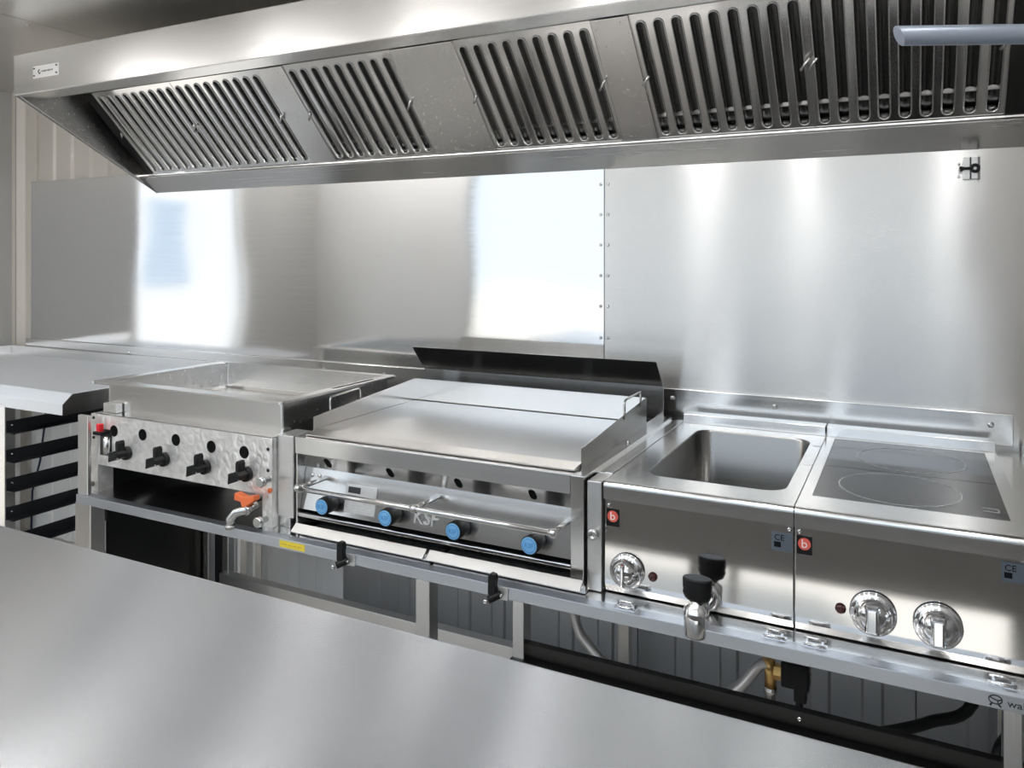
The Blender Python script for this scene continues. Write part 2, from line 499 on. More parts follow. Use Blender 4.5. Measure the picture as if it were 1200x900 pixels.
def on_slope(y): return Z(0.609 - (y - hy0) * (0.609 - 0.283) / (hy1 - hy0))
for a, b in ((HX_L + 0.001, HX_L + 0.022), (HX_R - 0.022, HX_R - 0.001)):
    put('side_rim', MB().prism_x([(hy0 + 0.004, on_slope(hy0) + 0.001), (2.34, on_slope(2.34) + 0.001), (2.34, on_slope(2.34) + 0.005), (hy0 + 0.004, on_slope(hy0) + 0.005)], a, b), 'steel_fine', hood)
put('inner_ceiling', MB().box(HX_L + 0.004, HX_R - 0.004, hy0 + 0.006, 2.06, Z(0.680), Z(0.684)), 'steel', hood)
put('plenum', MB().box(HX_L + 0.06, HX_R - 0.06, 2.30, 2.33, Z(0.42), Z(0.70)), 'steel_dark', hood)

FB = Vector((0, 2.330, Z(0.358))); FT = Vector((0, 2.040, Z(0.655)))
FLEN = (FT - FB).length
FTH = math.atan2((FT - FB).z, (FT - FB).y)
FROT = (FTH, 0, 0)
FW = 0.448; NS = 9
def f_mesh_plate():
    mb = MB(); cw = (FW - 0.004) / NS; r = 0.0125
    y0, y1 = 0.004, FLEN
    s0, s1 = 0.016, FLEN - 0.022
    for i in range(NS):
        xa = 0.002 + i * cw; cx = xa + cw / 2
        st0 = stadium(cx, s0 - 0.004, s1 + 0.004, r + 0.004, 0)
        # outer boundary of the cell, point for point with the stadium
        outer = []
        for p in st0:
            dx = p.x - cx
            if p.y > (s0 + s1) / 2: yy = y1
            else: yy = y0
            ang = abs(dx) / (r + 0.004)
            outer.append(Vector((cx + (cw / 2) * max(-1, min(1, dx / (r + 0.004) * 1.0)), yy if ang < 0.9 else (p.y), 0)))
        outer2 = []
        n = len(st0)
        for q in range(n):
            p = st0[q]
            t = q if q < n // 2 else q - n // 2
            m = n // 2 - 1
            top = q < n // 2
            yy = y1 if top else y0
            if t == 0: e = Vector((cx + (cw / 2 if top else -cw / 2), p.y, 0))
            elif t == m: e = Vector((cx - (cw / 2 if top else -cw / 2), p.y, 0))
            else:
                f = 1 - 2 * (t - 1) / (m - 2)
                e = Vector((cx + (cw / 2) * (f if top else -f), yy, 0))
            outer2.append(e)
        mb.loft([outer2, st0], smooth=False)
        st1 = stadium(cx, s0 - 0.003, s1 + 0.003, r + 0.0028, 0.0035)
        st2 = stadium(cx, s0 - 0.0012, s1 + 0.0012, r + 0.0012, 0.0042)
        st3 = stadium(cx, s0, s1, r, 0.0025)
        st4 = stadium(cx, s0 + 0.001, s1 - 0.001, r - 0.001, -0.014)
        mb.loft([st0, st1, st2, st3, st4], smooth=True)
    return mb
plate_me = f_mesh_plate().mesh('filter_plate'); plate_me.materials.append(MATS['filter_steel'])
bf = MB()
loops = []
for yy in (0.012, FLEN - 0.018):
    loops.append([Vector((0.021 * math.sin(a), yy, -0.014 - 0.016 * math.cos(a))) for a in [math.radians(-80 + 160 * k / 8) for k in range(9)]])
bf.loft(loops, smooth=True, closed=False)
baffle_me = bf.mesh('baffle'); baffle_me.materials.append(MATS['baffle_dark'])
fx = [-2.935, -2.935 + FW, -1.923, -1.240, -0.679, -0.679 + FW]
cwid = (FW - 0.004) / NS
box_me = None
for i, x0 in enumerate(fx):
    flt = put('grease_filter', plate_me, None, hood, at=(x0, FB.y, FB.z), rot=FROT)
    def sub(name, mb, material, at=(0, 0, 0), bevel=0):
        me = mb.mesh(name) if isinstance(mb, MB) else mb
        o = bpy.data.objects.new(name, me); COL.objects.link(o); o.parent = flt; o.location = at
        if not me.materials: me.materials.append(MATS[material])
        if bevel:
            md = o.modifiers.new('bevel', 'BEVEL'); md.width = bevel; md.segments = 2
        return o
    for k in range(NS):
        sub('baffle', baffle_me, None, (0.002 + (k + 0.5) * cwid, 0, 0))
    fm = MB()
    fm.box(0.0, 0.0018, 0.004, FLEN, -0.03, 0.0015); fm.box(FW - 0.0018, FW, 0.004, FLEN, -0.03, 0.0015)
    fm.box(0, FW, 0.002, 0.004, -0.03, 0.0015); fm.box(0, FW, FLEN, FLEN + 0.002, -0.03, 0.0015)
    sub('filter_frame', fm, 'filter_steel')
    for xx, sgn in ((0.010, -1), (FW - 0.010, 1)):
        lm = MB()
        lm.tube([(0, 0, 0), (0, 0, 0.014)], 0.0035, 8)
        lm.tube([(-0.012, -0.016, 0.015), (0.012, 0.016, 0.015)], 0.0038, 8)
        sub('latch', lm, 'bolt', (xx, FLEN * 0.52, 0.001))
def blank(xa, xb, m='steel_vertical'):
    mb = MB().box(xa + 0.001, xb - 0.001, 0.003, FLEN + 0.001, -0.006, 0.004)
    mb2 = MB(); mb2.v = [Vector((p.x - xa, p.y, p.z)) for p in mb.v]; mb2.f = mb.f; mb2.sm = mb.sm
    put('blank_panel', mb2, m, hood, 0.0015, at=(xa, FB.y, FB.z), rot=FROT)
blank(fx[1] + FW, fx[2]); blank(fx[2] + FW, fx[3]); blank(fx[3] + FW, fx[4])
blank(HX_L + 0.045, fx[0], 'steel_black'); blank(fx[5] + FW, HX_R - 0.005, 'steel_black')  # end strips coloured black in place of the hood interior's dark reflections
# maker's plate on the hood front
a = onY(39.5, 92, hy0 - 0.003); b = onY(69, 73.5, hy0 - 0.003)
pc = (a + b) / 2; pw = b.x - a.x; ph = 0.045
npl = put('name_plate', MB().box(-pw / 2, pw / 2, -0.003, 0, -ph / 2, ph / 2), 'label_silver', hood, 0.001, at=(pc.x, hy0 - 0.003, pc.z))
for sx in (-1, 1):
    for sz in (-1, 1):
        screw('rivet', npl, Vector((pc.x + sx * (pw / 2 - 0.009), hy0 - 0.006, pc.z + sz * (ph / 2 - 0.009))), 0.0035, material='print_dark')
em = MB()
em.tube([(-0.035, -0.0032, 0.008), (-0.042, -0.0032, 0.0), (-0.035, -0.0032, -0.008), (-0.028, -0.0032, -0.004)], 0.0022, 6)
for k in range(8):
    hgt = 0.004 + 0.0015 * ((k * 7) % 3)
    em.box(-0.022 + k * 0.0085, -0.0165 + k * 0.0085, -0.0034, -0.003, -hgt / 2, hgt / 2)
put('emblem', em, 'print_dark', npl, at=(pc.x, hy0 - 0.003, pc.z))

# ================================================================== LEFT WORK TABLE WITH TRAY RUNNERS
TX1 = -2.69
tb = thing('work_table', 'bright steel work table with upstands and black tray runners in the far corner', 'table', (-3.3, 2.0, 0))
zt = Z(-0.495)
put('table_top', MB().prism_x([(1.794, zt), (PY - 0.03, zt), (PY - 0.03, zt - 0.04), (1.757, Z(-0.569)), (1.755, Z(-0.569)), (1.755, Z(-0.529))], XL + 0.004, TX1), 'table_satin', tb, 0.002)
put('side_apron', MB().prism_x([(1.757, Z(-0.569)), (1.757, Z(-0.531)), (1.795, zt - 0.003), (2.38, zt - 0.003), (2.38, Z(-0.569))], TX1, TX1 + 0.002), 'steel_fine', tb)
put('upstand', MB().box(XL + 0.004, TX1 + 0.2, PY - 0.030, PY - 0.018, zt - 0.01, Z(-0.452)), 'steel', tb, 0.0015)
put('upstand', MB().box(XL + 0.004, XL + 0.016, 1.77, PY - 0.030, zt - 0.01, Z(-0.452)), 'steel', tb, 0.0015)
for xx, yy in ((-3.08, 1.762), (-3.08, 2.33), (TX1 - 0.045, 2.05), (-4.0, 1.762), (-4.0, 2.33)):
    put('leg', MB().box(xx, xx + 0.04, yy, yy + 0.04, 0, Z(-0.54)), 'steel_vertical', tb, 0.002)
# black L runners on the right face of the front leg, receding to the rear leg
for k in range(5):
    zz = onX(18, 499 + 33.6 * k, -3.03).z
    mb = MB()
    mb.box(-3.040, -3.036, 1.765, 2.36, zz - 0.022, zz + 0.022)
    mb.box(-3.040, -2.995, 1.765, 2.36, zz - 0.024, zz - 0.021)
    rn = put('tray_runner', mb, 'runner_black', tb)
    screw('screw', rn, (-3.036, 1.785, zz + 0.004), 0.004, (1, 0, 0))
    mb = MB()
    mb.box(-2.395, -2.391, 1.765, 2.36, zz - 0.022, zz + 0.022)
    mb.box(-2.436, -2.391, 1.765, 2.36, zz - 0.024, zz - 0.021)
    put('tray_runner', mb, 'runner_black', tb)
for yy in (1.77, 2.30):
    put('leg', MB().box(-2.390, -2.355, yy, yy + 0.035, 0, Z(-0.575)), 'steel_vertical', tb, 0.002)
put('cross_brace', MB().box(-2.65, -2.39, 2.31, 2.33, Z(-0.575), Z(-0.56)), 'steel_vertical', tb)
tag(put('hanging_cable', MB().tube([onY(54, 478, 2.40) + Vector((0, 0, 0.0)), onY(52, 500, 2.40), onY(47, 540, 2.41), onY(38, 575, 2.42), onY(36, 640, 2.42)], 0.005, 8), 'print_navy'), 'thin dark cable hanging behind the tray runners', 'cable')

# ================================================================== APPLIANCE STAND
SX0, SX1 = -2.32, 0.32
RY = 1.56
stand = thing('appliance_stand', 'long steel stand carrying the four cooking appliances along the wall', 'stand', (-1.0, 1.95, 0))
LED = Z(-0.745)
put('shelf', MB().box(SX0, SX1, RY + 0.004, 2.40, LED - 0.004, LED), 'steel_fine', stand)
fr_ = put('front_rail', MB().box(SX0, SX1, RY, RY + 0.03, LED - 0.027, LED + 0.0005), 'rail_satin', stand, 0.0015)
def post(u0, u1, y, ztop, zbot=0.0, depth=0.04, m='steel_vertical'):
    a, b = onY(u0, 600, y).x, onY(u1, 600, y).x
    return put('post', MB().box(a, b, y, y + depth, zbot, ztop), m, stand, 0.002)
post(88, 106, RY + 0.006, LED - 0.027, depth=0.05)
post(487, 503, RY + 0.008, LED - 0.027)
post(600.5, 613.5, RY + 0.008, LED - 0.027)
post(1176, 1199, RY + 0.012, LED - 0.027)
for xx in (-2.31, -0.8, 0.2):
    put('post', MB().box(xx, xx + 0.035, 2.30, 2.335, 0, LED - 0.005), 'steel_vertical', stand, 0.002)
put('dark_side_panel', MB().box(-2.262, -2.256, RY + 0.06, 2.14, 0.06, LED - 0.006), 'steel_black', stand)
for xx, yy in ((-2.25, 1.99), (-2.175, 2.01)):
    put('post', MB().box(xx, xx + 0.028, yy, yy + 0.03, 0, LED - 0.006), 'steel_vertical', stand, 0.002)
put('conduit', MB().tube([(onY(276, 620, 2.38).x, 2.38, LED - 0.005), (onY(276, 620, 2.38).x, 2.38, 0.02)], 0.008), 'lamp_body', stand)
put('rear_beam', MB().box(-2.18, -0.77, 2.0, 2.035, Z(-1.165), Z(-1.125)), 'steel_satin', stand, 0.002)
bx = onY(602, 752, 1.585).x
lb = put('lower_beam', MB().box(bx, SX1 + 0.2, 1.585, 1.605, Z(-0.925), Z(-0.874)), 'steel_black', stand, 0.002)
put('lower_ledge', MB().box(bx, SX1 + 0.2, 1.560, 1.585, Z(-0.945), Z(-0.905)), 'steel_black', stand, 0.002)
for u, v in ((606, 758), (937, 833), (1192, 893)):
    p = onY(u, v, 1.585); screw('screw', lb, (p.x, 1.585, Z(-0.888)), 0.005)
fil = thing('filler_strip', 'narrow steel filler strip beside the induction hob', 'filler', (0.26, 2.0, LED))
put('filler_plate', MB().box(0.202, 0.262, 1.66, 2.395, Z(-0.52), Z(-0.512)), 'steel_fine', fil, 0.001)
put('filler_plate', MB().prism_x([(1.66, Z(-0.52)), (1.66, Z(-0.487)), (2.395, Z(-0.487)), (2.395, Z(-0.52))], 0.262, 0.270), 'steel', fil, 0.002)
put('filler_plate', MB().box(0.270, SX1, 1.66, 2.395, LED, Z(-0.505)), 'steel_fine', fil, 0.002)

# spring clips that hold the appliances down on the ledge
for u, v in ((733, 713), (908, 747), (955, 757), (1175, 803)):
    p = onZ(u, v, LED)
    mb = MB()
    mb.box(-0.022, 0.022, -0.010, 0.010, 0, 0.002)
    mb.tube([(-0.020, -0.008, 0.005), (0.020, -0.008, 0.005)], 0.0025, 8)
    mb.tube([(-0.020, 0.008, 0.010), (0.020, 0.008, 0.010)], 0.003, 8)
    mb.box(-0.016, -0.012, -0.008, 0.008, 0.002, 0.010); mb.box(0.012, 0.016, -0.008, 0.008, 0.002, 0.010)
    put('clip', mb, 'chrome', stand, at=p)
# black latches on the front rail
for u, v in ((405, 656), (582, 694)):
    p = onY(u, v, RY)
    la = put('rail_latch', MB().box(-0.004, 0.030, -0.004, 0, -0.016, 0.014), 'label_silver', stand, 0.001, at=(p.x, RY, LED - 0.013))
    mb = MB()
    mb.prism_y([(-0.012, 0.004), (-0.011, 0.040), (-0.006, 0.046), (0.006, 0.044), (0.009, 0.036), (0.006, 0.018), (0.008, 0.002), (0, -0.010), (-0.010, -0.006)], -0.022, -0.006)
    mb.tube([(-0.006, -0.030, -0.010), (0.016, -0.008, 0.000)], 0.009, 10)
    put('lever', mb, 'black_plastic', la, 0.002, at=(p.x, RY, LED - 0.013))
    screw('screw', la, (p.x - 0.008, RY - 0.038, LED - 0.024), 0.006)
    screw('screw', la, (p.x + 0.020, RY - 0.016, LED - 0.013), 0.004)
# yellow sticker and the maker's name on the rail
a = onY(328, 640, RY).x; b = onY(357, 648, RY).x
sk = put('sticker', MB().box(a, b, RY - 0.0012, RY + 0.0004, LED - 0.021, LED - 0.004), 'yellow', fr_)
mk = MB()
for k in range(9):
    xx = a + 0.006 + k * (b - a - 0.012) / 9
    mk.box(xx, xx + 0.003 + 0.002 * (k % 2), RY - 0.0016, RY - 0.0011, LED - 0.014, LED - 0.011)
put('fine_print', mk, 'yellow_dark', sk)
lo = onY(1166.5, 818, RY)
lg = MB()
cz = LED - 0.0115
circ = [(lo.x + 0.0098 * math.cos(t), RY - 0.0006, cz + 0.0006 + 0.0072 * math.sin(t)) for t in [2 * math.pi * k / 24 for k in range(25)]]
lg.tube(circ, 0.0010, 6)
lg.tube([(lo.x - 0.0085, RY - 0.0006, cz + 0.004), (lo.x - 0.002, RY - 0.0006, cz + 0.0008), (lo.x + 0.004, RY - 0.0006, cz - 0.0005), (lo.x + 0.009, RY - 0.0006, cz + 0.002)], 0.0010, 6)
lg.tube([(lo.x + 0.003, RY - 0.0006, cz - 0.0005), (lo.x + 0.004, RY - 0.0006, cz - 0.006)], 0.0010, 6)
lg.tube([(lo.x - 0.005, RY - 0.0006, cz - 0.006), (lo.x - 0.008, RY - 0.0006, cz - 0.0105)], 0.0015, 6)
lg.tube([(lo.x + 0.004, RY - 0.0006, cz - 0.0065), (lo.x + 0.008, RY - 0.0006, cz - 0.0105)], 0.0015, 6)
put('maker_logo', lg, 'print_dark', fr_)
text_part('maker_name', 'walko', 0.017, 'print_dark', fr_, (lo.x + 0.017, RY - 0.0006, LED - 0.0135), FACE, 0.0004, 'LEFT', 1.15)

# ================================================================== GAS PAN (left appliance)
pan = thing('gas_pan', 'deep rectangular steel gas pan with swirl-polished panel and black knobs', 'cooker', (-1.93, 1.9, LED))
r0 = 0.02
zr = Z(-0.400)
loops = [rrect(-2.298, -1.558, 1.655, 2.150, 0.006, Z(-0.515)), rrect(-2.298, -1.558, 1.655, 2.150, 0.006, zr - 0.012),
         rrect(-2.345, -1.535, 1.628, 2.172, 0.012, zr - 0.010), rrect(-2.345, -1.535, 1.628, 2.172, 0.012, zr - 0.002),
         rrect(-2.290, -1.566, 1.663, 2.142, 0.006, zr), rrect(-2.288, -1.568, 1.666, 2.140, 0.008, Z(-0.485)),
         rrect(-2.278, -1.578, 1.676, 2.130, 0.012, Z(-0.495))]
put('pan_body', MB().loft(loops, True, True), 'steel', pan, 0.001)
put('rim_slot', MB().box(-1.558, -1.548, 1.86, 2.06, zr - 0.003, zr - 0.0005), 'black_void', pan)
GX0, GX1, GY = -2.300, -1.552, 1.612
fp = put('front_panel', MB().box(GX0, GX1, GY, GY + 0.003, Z(-0.660), Z(-0.498)), 'steel_swirl', pan, 0.001)
put('panel_top', MB().box(GX0, GX1, GY, 1.660, Z(-0.500), Z(-0.497)), 'steel_fine', pan)
put('corner_post', MB().box(SX0, SX0 + 0.048, RY + 0.006, RY + 0.018, LED + 0.001, Z(-0.497)), 'steel_satin', pan, 0.002)
put('corner_post', MB().box(SX0 - 0.012, SX0 + 0.018, RY + 0.14, RY + 0.18, LED + 0.001, Z(-0.475)), 'steel_satin', pan, 0.002)
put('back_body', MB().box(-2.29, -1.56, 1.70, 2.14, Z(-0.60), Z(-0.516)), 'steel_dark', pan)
for xa, xb in ((-2.316, -2.283), (-1.588, -1.552)):
    put('side_bracket', MB().box(xa, xb, GY - 0.004, GY + 0.05, LED, Z(-0.500)), 'steel_swirl', pan, 0.001)
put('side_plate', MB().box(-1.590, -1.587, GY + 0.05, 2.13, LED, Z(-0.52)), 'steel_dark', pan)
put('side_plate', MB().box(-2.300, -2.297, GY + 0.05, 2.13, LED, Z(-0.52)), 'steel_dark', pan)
put('burner_tube', MB().tube([(-2.24, 1.68, Z(-0.66)), (-2.22, 1.75, Z(-0.70)), (-2.05, 2.05, Z(-0.70))], 0.02), 'steel_dark', pan)
for u, v in ((133.5, 505), (167, 509.5), (206, 515.5), (247.5, 523.5), (286, 530)):
    p = onY(u, v, GY - 0.0008)
    put('spy_hole', MB().lathe([(0.0175, 0), (0.0175, 0.0012), (0.014, 0.0012), (0.0135, 0.0002)], 20, (0, 0, 0), (0, -1, 0)), 'black_void', pan, at=(p.x, GY - 0.0002, p.z))
kn = MB()
kn.lathe([(0.021, 0), (0.021, 0.014), (0.018, 0.016)], 20, (0, 0, 0), (0, -1, 0))
kn.prism_y([(-0.026, -0.022), (0.012, -0.008), (0.018, 0.006), (0.004, 0.016), (-0.024, 0.008)], -0.050, -0.014)
kn.prism_y([(-0.006, 0.004), (-0.007, 0.036), (-0.003, 0.043), (0.004, 0.043), (0.008, 0.036), (0.007, 0.002)], -0.040, -0.016)
kn_me = kn.mesh('knob'); kn_me.materials.append(MATS['black_plastic'])
for u, v in ((140, 533), (184, 540.5), (232, 549.5), (281, 558)):
    p = onY(u, v, GY - 0.03)
    k_ = put('knob', kn_me, None, pan, 0.002, at=(p.x, GY - 0.0005, p.z))
    for dz in (0.002, -0.006):
        screw('screw', k_, (p.x + 0.012, GY - 0.046, p.z + dz), 0.0025, (0.6, -0.8, 0))
# igniter recess
a = onY(118, 489, GY); b = onY(131, 535, GY)
put('igniter_box', MB().box(a.x, b.x, GY - 0.0015, GY - 0.0002, b.z, a.z - 0.035), 'steel_dark', pan)
q1 = onY(125, 533, GY - 0.012); q2 = onY(125, 511, GY - 0.012)
put('igniter_tube', MB().tube([(q1.x, GY - 0.012, q1.z), (q1.x, GY - 0.012, q2.z)], 0.010, 14), 'bolt', pan)
q1 = onY(117, 501, GY - 0.018)
put('igniter_button', MB().box(q1.x - 0.008, q1.x + 0.008, GY - 0.026, GY - 0.010, q1.z - 0.012, q1.z + 0.012), 'red', pan, 0.002)
put('igniter_collar', MB().box(q1.x - 0.019, q1.x + 0.022, GY - 0.030, GY - 0.002, q1.z - 0.022, q1.z - 0.0125), 'black_plastic', pan, 0.002)
put('corner_block', MB().box(-2.288, -2.225, 1.63, 1.652, Z(-0.496), Z(-0.468)), 'steel_satin', pan, 0.002)
blt = MB().lathe([(0.008, 0), (0.008, 0.022), (0.0145, 0.024), (0.015, 0.034), (0.012, 0.038)], 16, (0, 0, 0), (0, -1, 0))
blt_me = blt.mesh('bolt'); blt_me.materials.append(MATS['bolt'])
for x_, z_ in ((-2.306, Z(-0.722)), (-1.562, Z(-0.612)), (-1.572, Z(-0.722))):
    put('bolt', blt_me, None, pan, at=(x_, GY - 0.004, z_))
for x_, z_ in ((-2.302, Z(-0.512)), (-2.302, Z(-0.575)), (-1.566, Z(-0.530)), (-1.566, Z(-0.588))):
    screw('screw', pan, (x_, GY - 0.004, z_), 0.005, material='print_dark')
# drain tap with orange lever
tp0 = onY(318, 583, GY + 0.04)
c1 = onY(290, 597, GY - 0.03); c2 = onY(276, 601, GY - 0.045); c3 = onY(270.5, 608, GY - 0.052); c4 = onY(270, 617, GY - 0.052)
tap = put('drain_tap', MB().tube([tp0, c1, c2, c3, c4], [0.011, 0.0125, 0.0125, 0.0125, 0.012], 14), 'bolt', pan)
put('collar', MB().lathe([(0.0145, -0.008), (0.0145, 0.008)], 16, c1, (c1 - tp0)), 'bolt', tap)
put('collar', MB().lathe([(0.0138, -0.005), (0.0138, 0.005)], 16, c4, (0, 0, 1)), 'bolt', tap)
q = onY(291, 588, GY - 0.03)
lv = MB().prism_y([(-0.012, -0.014), (0.0, -0.012), (0.032, 0.010), (0.030, 0.022), (-0.006, 0.014), (-0.040, 0.022), (-0.042, 0.002), (-0.018, 0.000)], -0.012, 0.012)
put('lever', lv, 'orange', tap, 0.002, at=q)
put('tap_knob', MB().lathe([(0.006, 0), (0.0065, 0.006), (0.004, 0.008)], 14, (0, 0, 0), (0, -1, 0)), 'orange', pan, at=onY(317.5, 574.5, GY - 0.005))

# ================================================================== GRIDDLE (centre)
gd = thing('griddle', 'wide gas griddle with flat steel plate, towel rail and blue-faced knobs', 'griddle', (-1.08, 1.95, LED))
G = 1.625
gx0, gx1 = -1.486, -0.678
put('body', MB().box(gx0, gx1, 1.72, 2.186, LED + 0.05, Z(-0.500)), 'steel', gd, 0.002)
put('body_top', MB().box(gx0, -0.643, G + 0.003, 2.190, Z(-0.500), Z(-0.492)), 'steel_fine', gd, 0.001)
put('flue_void', MB().box(gx0 - 0.17, gx1 - 0.01, 2.192, 2.326, Z(-0.510), Z(-0.500)), 'black_void', gd)  # flue opening; left end extended unseen to darken the back plate's reflection
put('flue_frame', MB().box(gx1 - 0.012, -0.643, 2.190, 2.345, Z(-0.500), Z(-0.492)), 'steel_fine', gd, 0.001)
for k in range(2):
    put('flue_bar', MB().box(gx0 + 0.10 + k * 0.42, gx0 + 0.13 + k * 0.42, 2.194, 2.324, Z(-0.4995), Z(-0.497)), 'runner_black', gd)
put('flue_bar', MB().box(gx0 + 0.01, gx1 - 0.012, 2.255, 2.268, Z(-0.4995), Z(-0.497)), 'runner_black', gd)
put('fascia', MB().box(gx0, gx1, G, G + 0.004, Z(-0.536), Z(-0.4915)), 'steel', gd, 0.0015)
put('side_post', MB().box(gx1 + 0.001, -0.6455, G, 2.30, LED + 0.004, Z(-0.4925)), 'steel_vertical', gd, 0.0015)
put('side_post', MB().box(gx0 - 0.0005, gx0 + 0.004, G + 0.006, 2.30, LED + 0.004, Z(-0.5005)), 'steel_vertical', gd)
# corner posts
put('corner_post', MB().box(onY(325, 600, 1.625).x, onY(344, 600, 1.625).x, 1.625, 1.70, LED + 0.03, Z(-0.490)), 'steel_satin', gd, 0.003)
put('stub_post', MB().box(onY(328, 600, 1.635).x, onY(340, 600, 1.635).x, 1.635, 1.69, LED, LED + 0.03), 'steel_vertical', gd, 0.002)
pb = put('corner_post', MB().box(-0.638, -0.6045, 1.628, 1.70, LED + 0.002, Z(-0.500)), 'steel_satin', gd, 0.002)
p = onY(698, 624, 1.628)
put('bolt', MB().lathe([(0.007, 0), (0.007, 0.012), (0.012, 0.012), (0.0125, 0.02), (0.010, 0.022), (0.005, 0.022), (0.0045, 0.016)], 16, (0, 0, 0), (0, -1, 0)), 'bolt', pb, at=p)
put('gap_cover', MB().box(-0.644, -0.623, 1.70, 2.345, Z(-0.504), Z(-0.499)), 'steel_fine', gd, 0.001)
put('gap_cover', MB().box(-0.622, -0.6035, 1.70, 2.345, Z(-0.504), Z(-0.497)), 'steel_fine', gd, 0.001)
# folded control panel: recess slope, panel, lower trim
prof = [(G + 0.004, Z(-0.534)), (G + 0.040, Z(-0.580)), (G + 0.018, Z(-0.690))]
cp = put('control_panel', MB().sheet_x(prof, gx0 + 0.005, gx1 - 0.001, 0.003), 'steel_fine', gd)
put('trim_bar', MB().box(gx0 + 0.005, gx1 - 0.001, G + 0.006, G + 0.018, Z(-0.708), Z(-0.698)), 'steel_fine', gd, 0.002)
put('burner_void', MB().box(gx0 + 0.005, gx1 - 0.001, G + 0.06, G + 0.085, LED + 0.008, Z(-0.692)), 'black_void', gd)
for u, v in ((384, 542), (457, 554), (537, 567.5), (624, 580)):
    p = onY(u, v, G + 0.021)
    put('vent_slot', MB().loft([stadium(0, -0.017, 0.017, 0.0085, 0.0), stadium(0, -0.017, 0.017, 0.0085, 0.001)], True, True), 'black_void', gd, at=(p.x, G + 0.0212, Z(-0.557)), rot=(math.radians(128), 0, 0))
for xx in (gx0 + 0.03, gx0 + 0.055):
    for dz in (-0.600, -0.640):
        screw('screw', gd, (xx, G + 0.0395 - (-dz - 0.580) * 0.2045, Z(dz)), 0.006)
# towel rail
by, bz = 1.552, Z(-0.602)
xa = onY(349, 574, by).x; xb = onY(648, 624, by).x; xm = onY(485, 597, by).x
tr_ = put('towel_rail', MB().tube([(xa - 0.004, by, bz), (xb + 0.004, by, bz)], 0.0065, 12), 'steel_fine', gd)
for xx in (xa, xm, xb):
    put('rail_arm', MB().tube([(xx, by, bz), (xx, G + 0.036, bz)], 0.0062, 12), 'steel_fine', gd)
    put('rail_joint', MB().lathe([(0.009, -0.008), (0.010, 0), (0.009, 0.008)], 14, (xx, by, bz), (1, 0, 0)), 'bolt', gd)
# knobs
kb = MB().lathe([(0.019, 0), (0.0225, 0.006), (0.0225, 0.046), (0.021, 0.049), (0.0195, 0.049)], 28, (0, 0, 0), (0, -1, 0))
kb.box(-0.003, 0.003, -0.044, -0.006, 0.018, 0.0245)
kb_me = kb.mesh('knob'); kb_me.materials.append(MATS['black_plastic'])
for u, v in ((379.5, 593), (453.5, 606), (533, 621.5), (622, 638)):
    y_ = G - 0.012
    p = onY(u, v, y_ - 0.0)
    k_ = put('knob', kb_me, None, gd, at=(p.x, G + 0.028, p.z))
    dsk = put('knob_face', MB().lathe([(0.0195, 0), (0.0195, 0.0015), (0.018, 0.0015)], 28, (0, 0, 0), (0, -1, 0)), 'knob_blue', k_, at=(p.x, G + 0.028 - 0.0488, p.z))
    put('ring', MB().tube([(0.0155 * math.cos(t), 0, 0.0155 * math.sin(t)) for t in [2 * math.pi * q / 24 for q in range(25)]], 0.0007, 6), 'knob_blue_dark', k_, at=(p.x, G + 0.028 - 0.0505, p.z))
    text_part('knob_mark', 'KSF', 0.016, 'knob_blue_dark', k_, (p.x, G + 0.028 - 0.0504, p.z), FACE, 0.0004, sx=0.9)
text_part('maker_mark', 'KSF', 0.048, 'label_silver', gd, (onY(499, 607, G + 0.022).x, G + 0.0215, onY(499, 608, G + 0.022).z), (math.pi / 2 - 0.2, 0, 0), 0.002, sx=0.95)
a = onY(406, 567, G + 0.033); b = onY(443, 600, G + 0.033)
pzc = (a.z + b.z) / 2 - 0.004; pxc = (a.x + b.x) / 2
rl = (-0.20, 0, 0)
lp = put('rating_plate', MB().box(-0.050, 0.050, -0.001, 0.001, -0.036, 0.036), 'label_silver', gd, 0.0004, at=(pxc, G + 0.040 - 0.2 * (Z(-0.580) - pzc) - 0.0015, pzc), rot=rl)
def lp_sub(name, mb, material):
    o = bpy.data.objects.new(name, mb.mesh(name)); COL.objects.link(o); o.parent = lp
    o.data.materials.append(MATS[material]); return o
lp_sub('plate_logo', MB().box(-0.042, -0.002, -0.0014, -0.0008, 0.014, 0.030), 'print_dark')
mk = MB()
for rw in range(6):
    for k in range(5):
        if (rw * 5 + k * 3) % 4:
            mk.box(-0.042 + k * 0.017, -0.030 + k * 0.017, -0.0013, -0.0009, 0.004 - rw * 0.007, 0.006 - rw * 0.007)
lp_sub('fine_print', mk, 'glass_print')
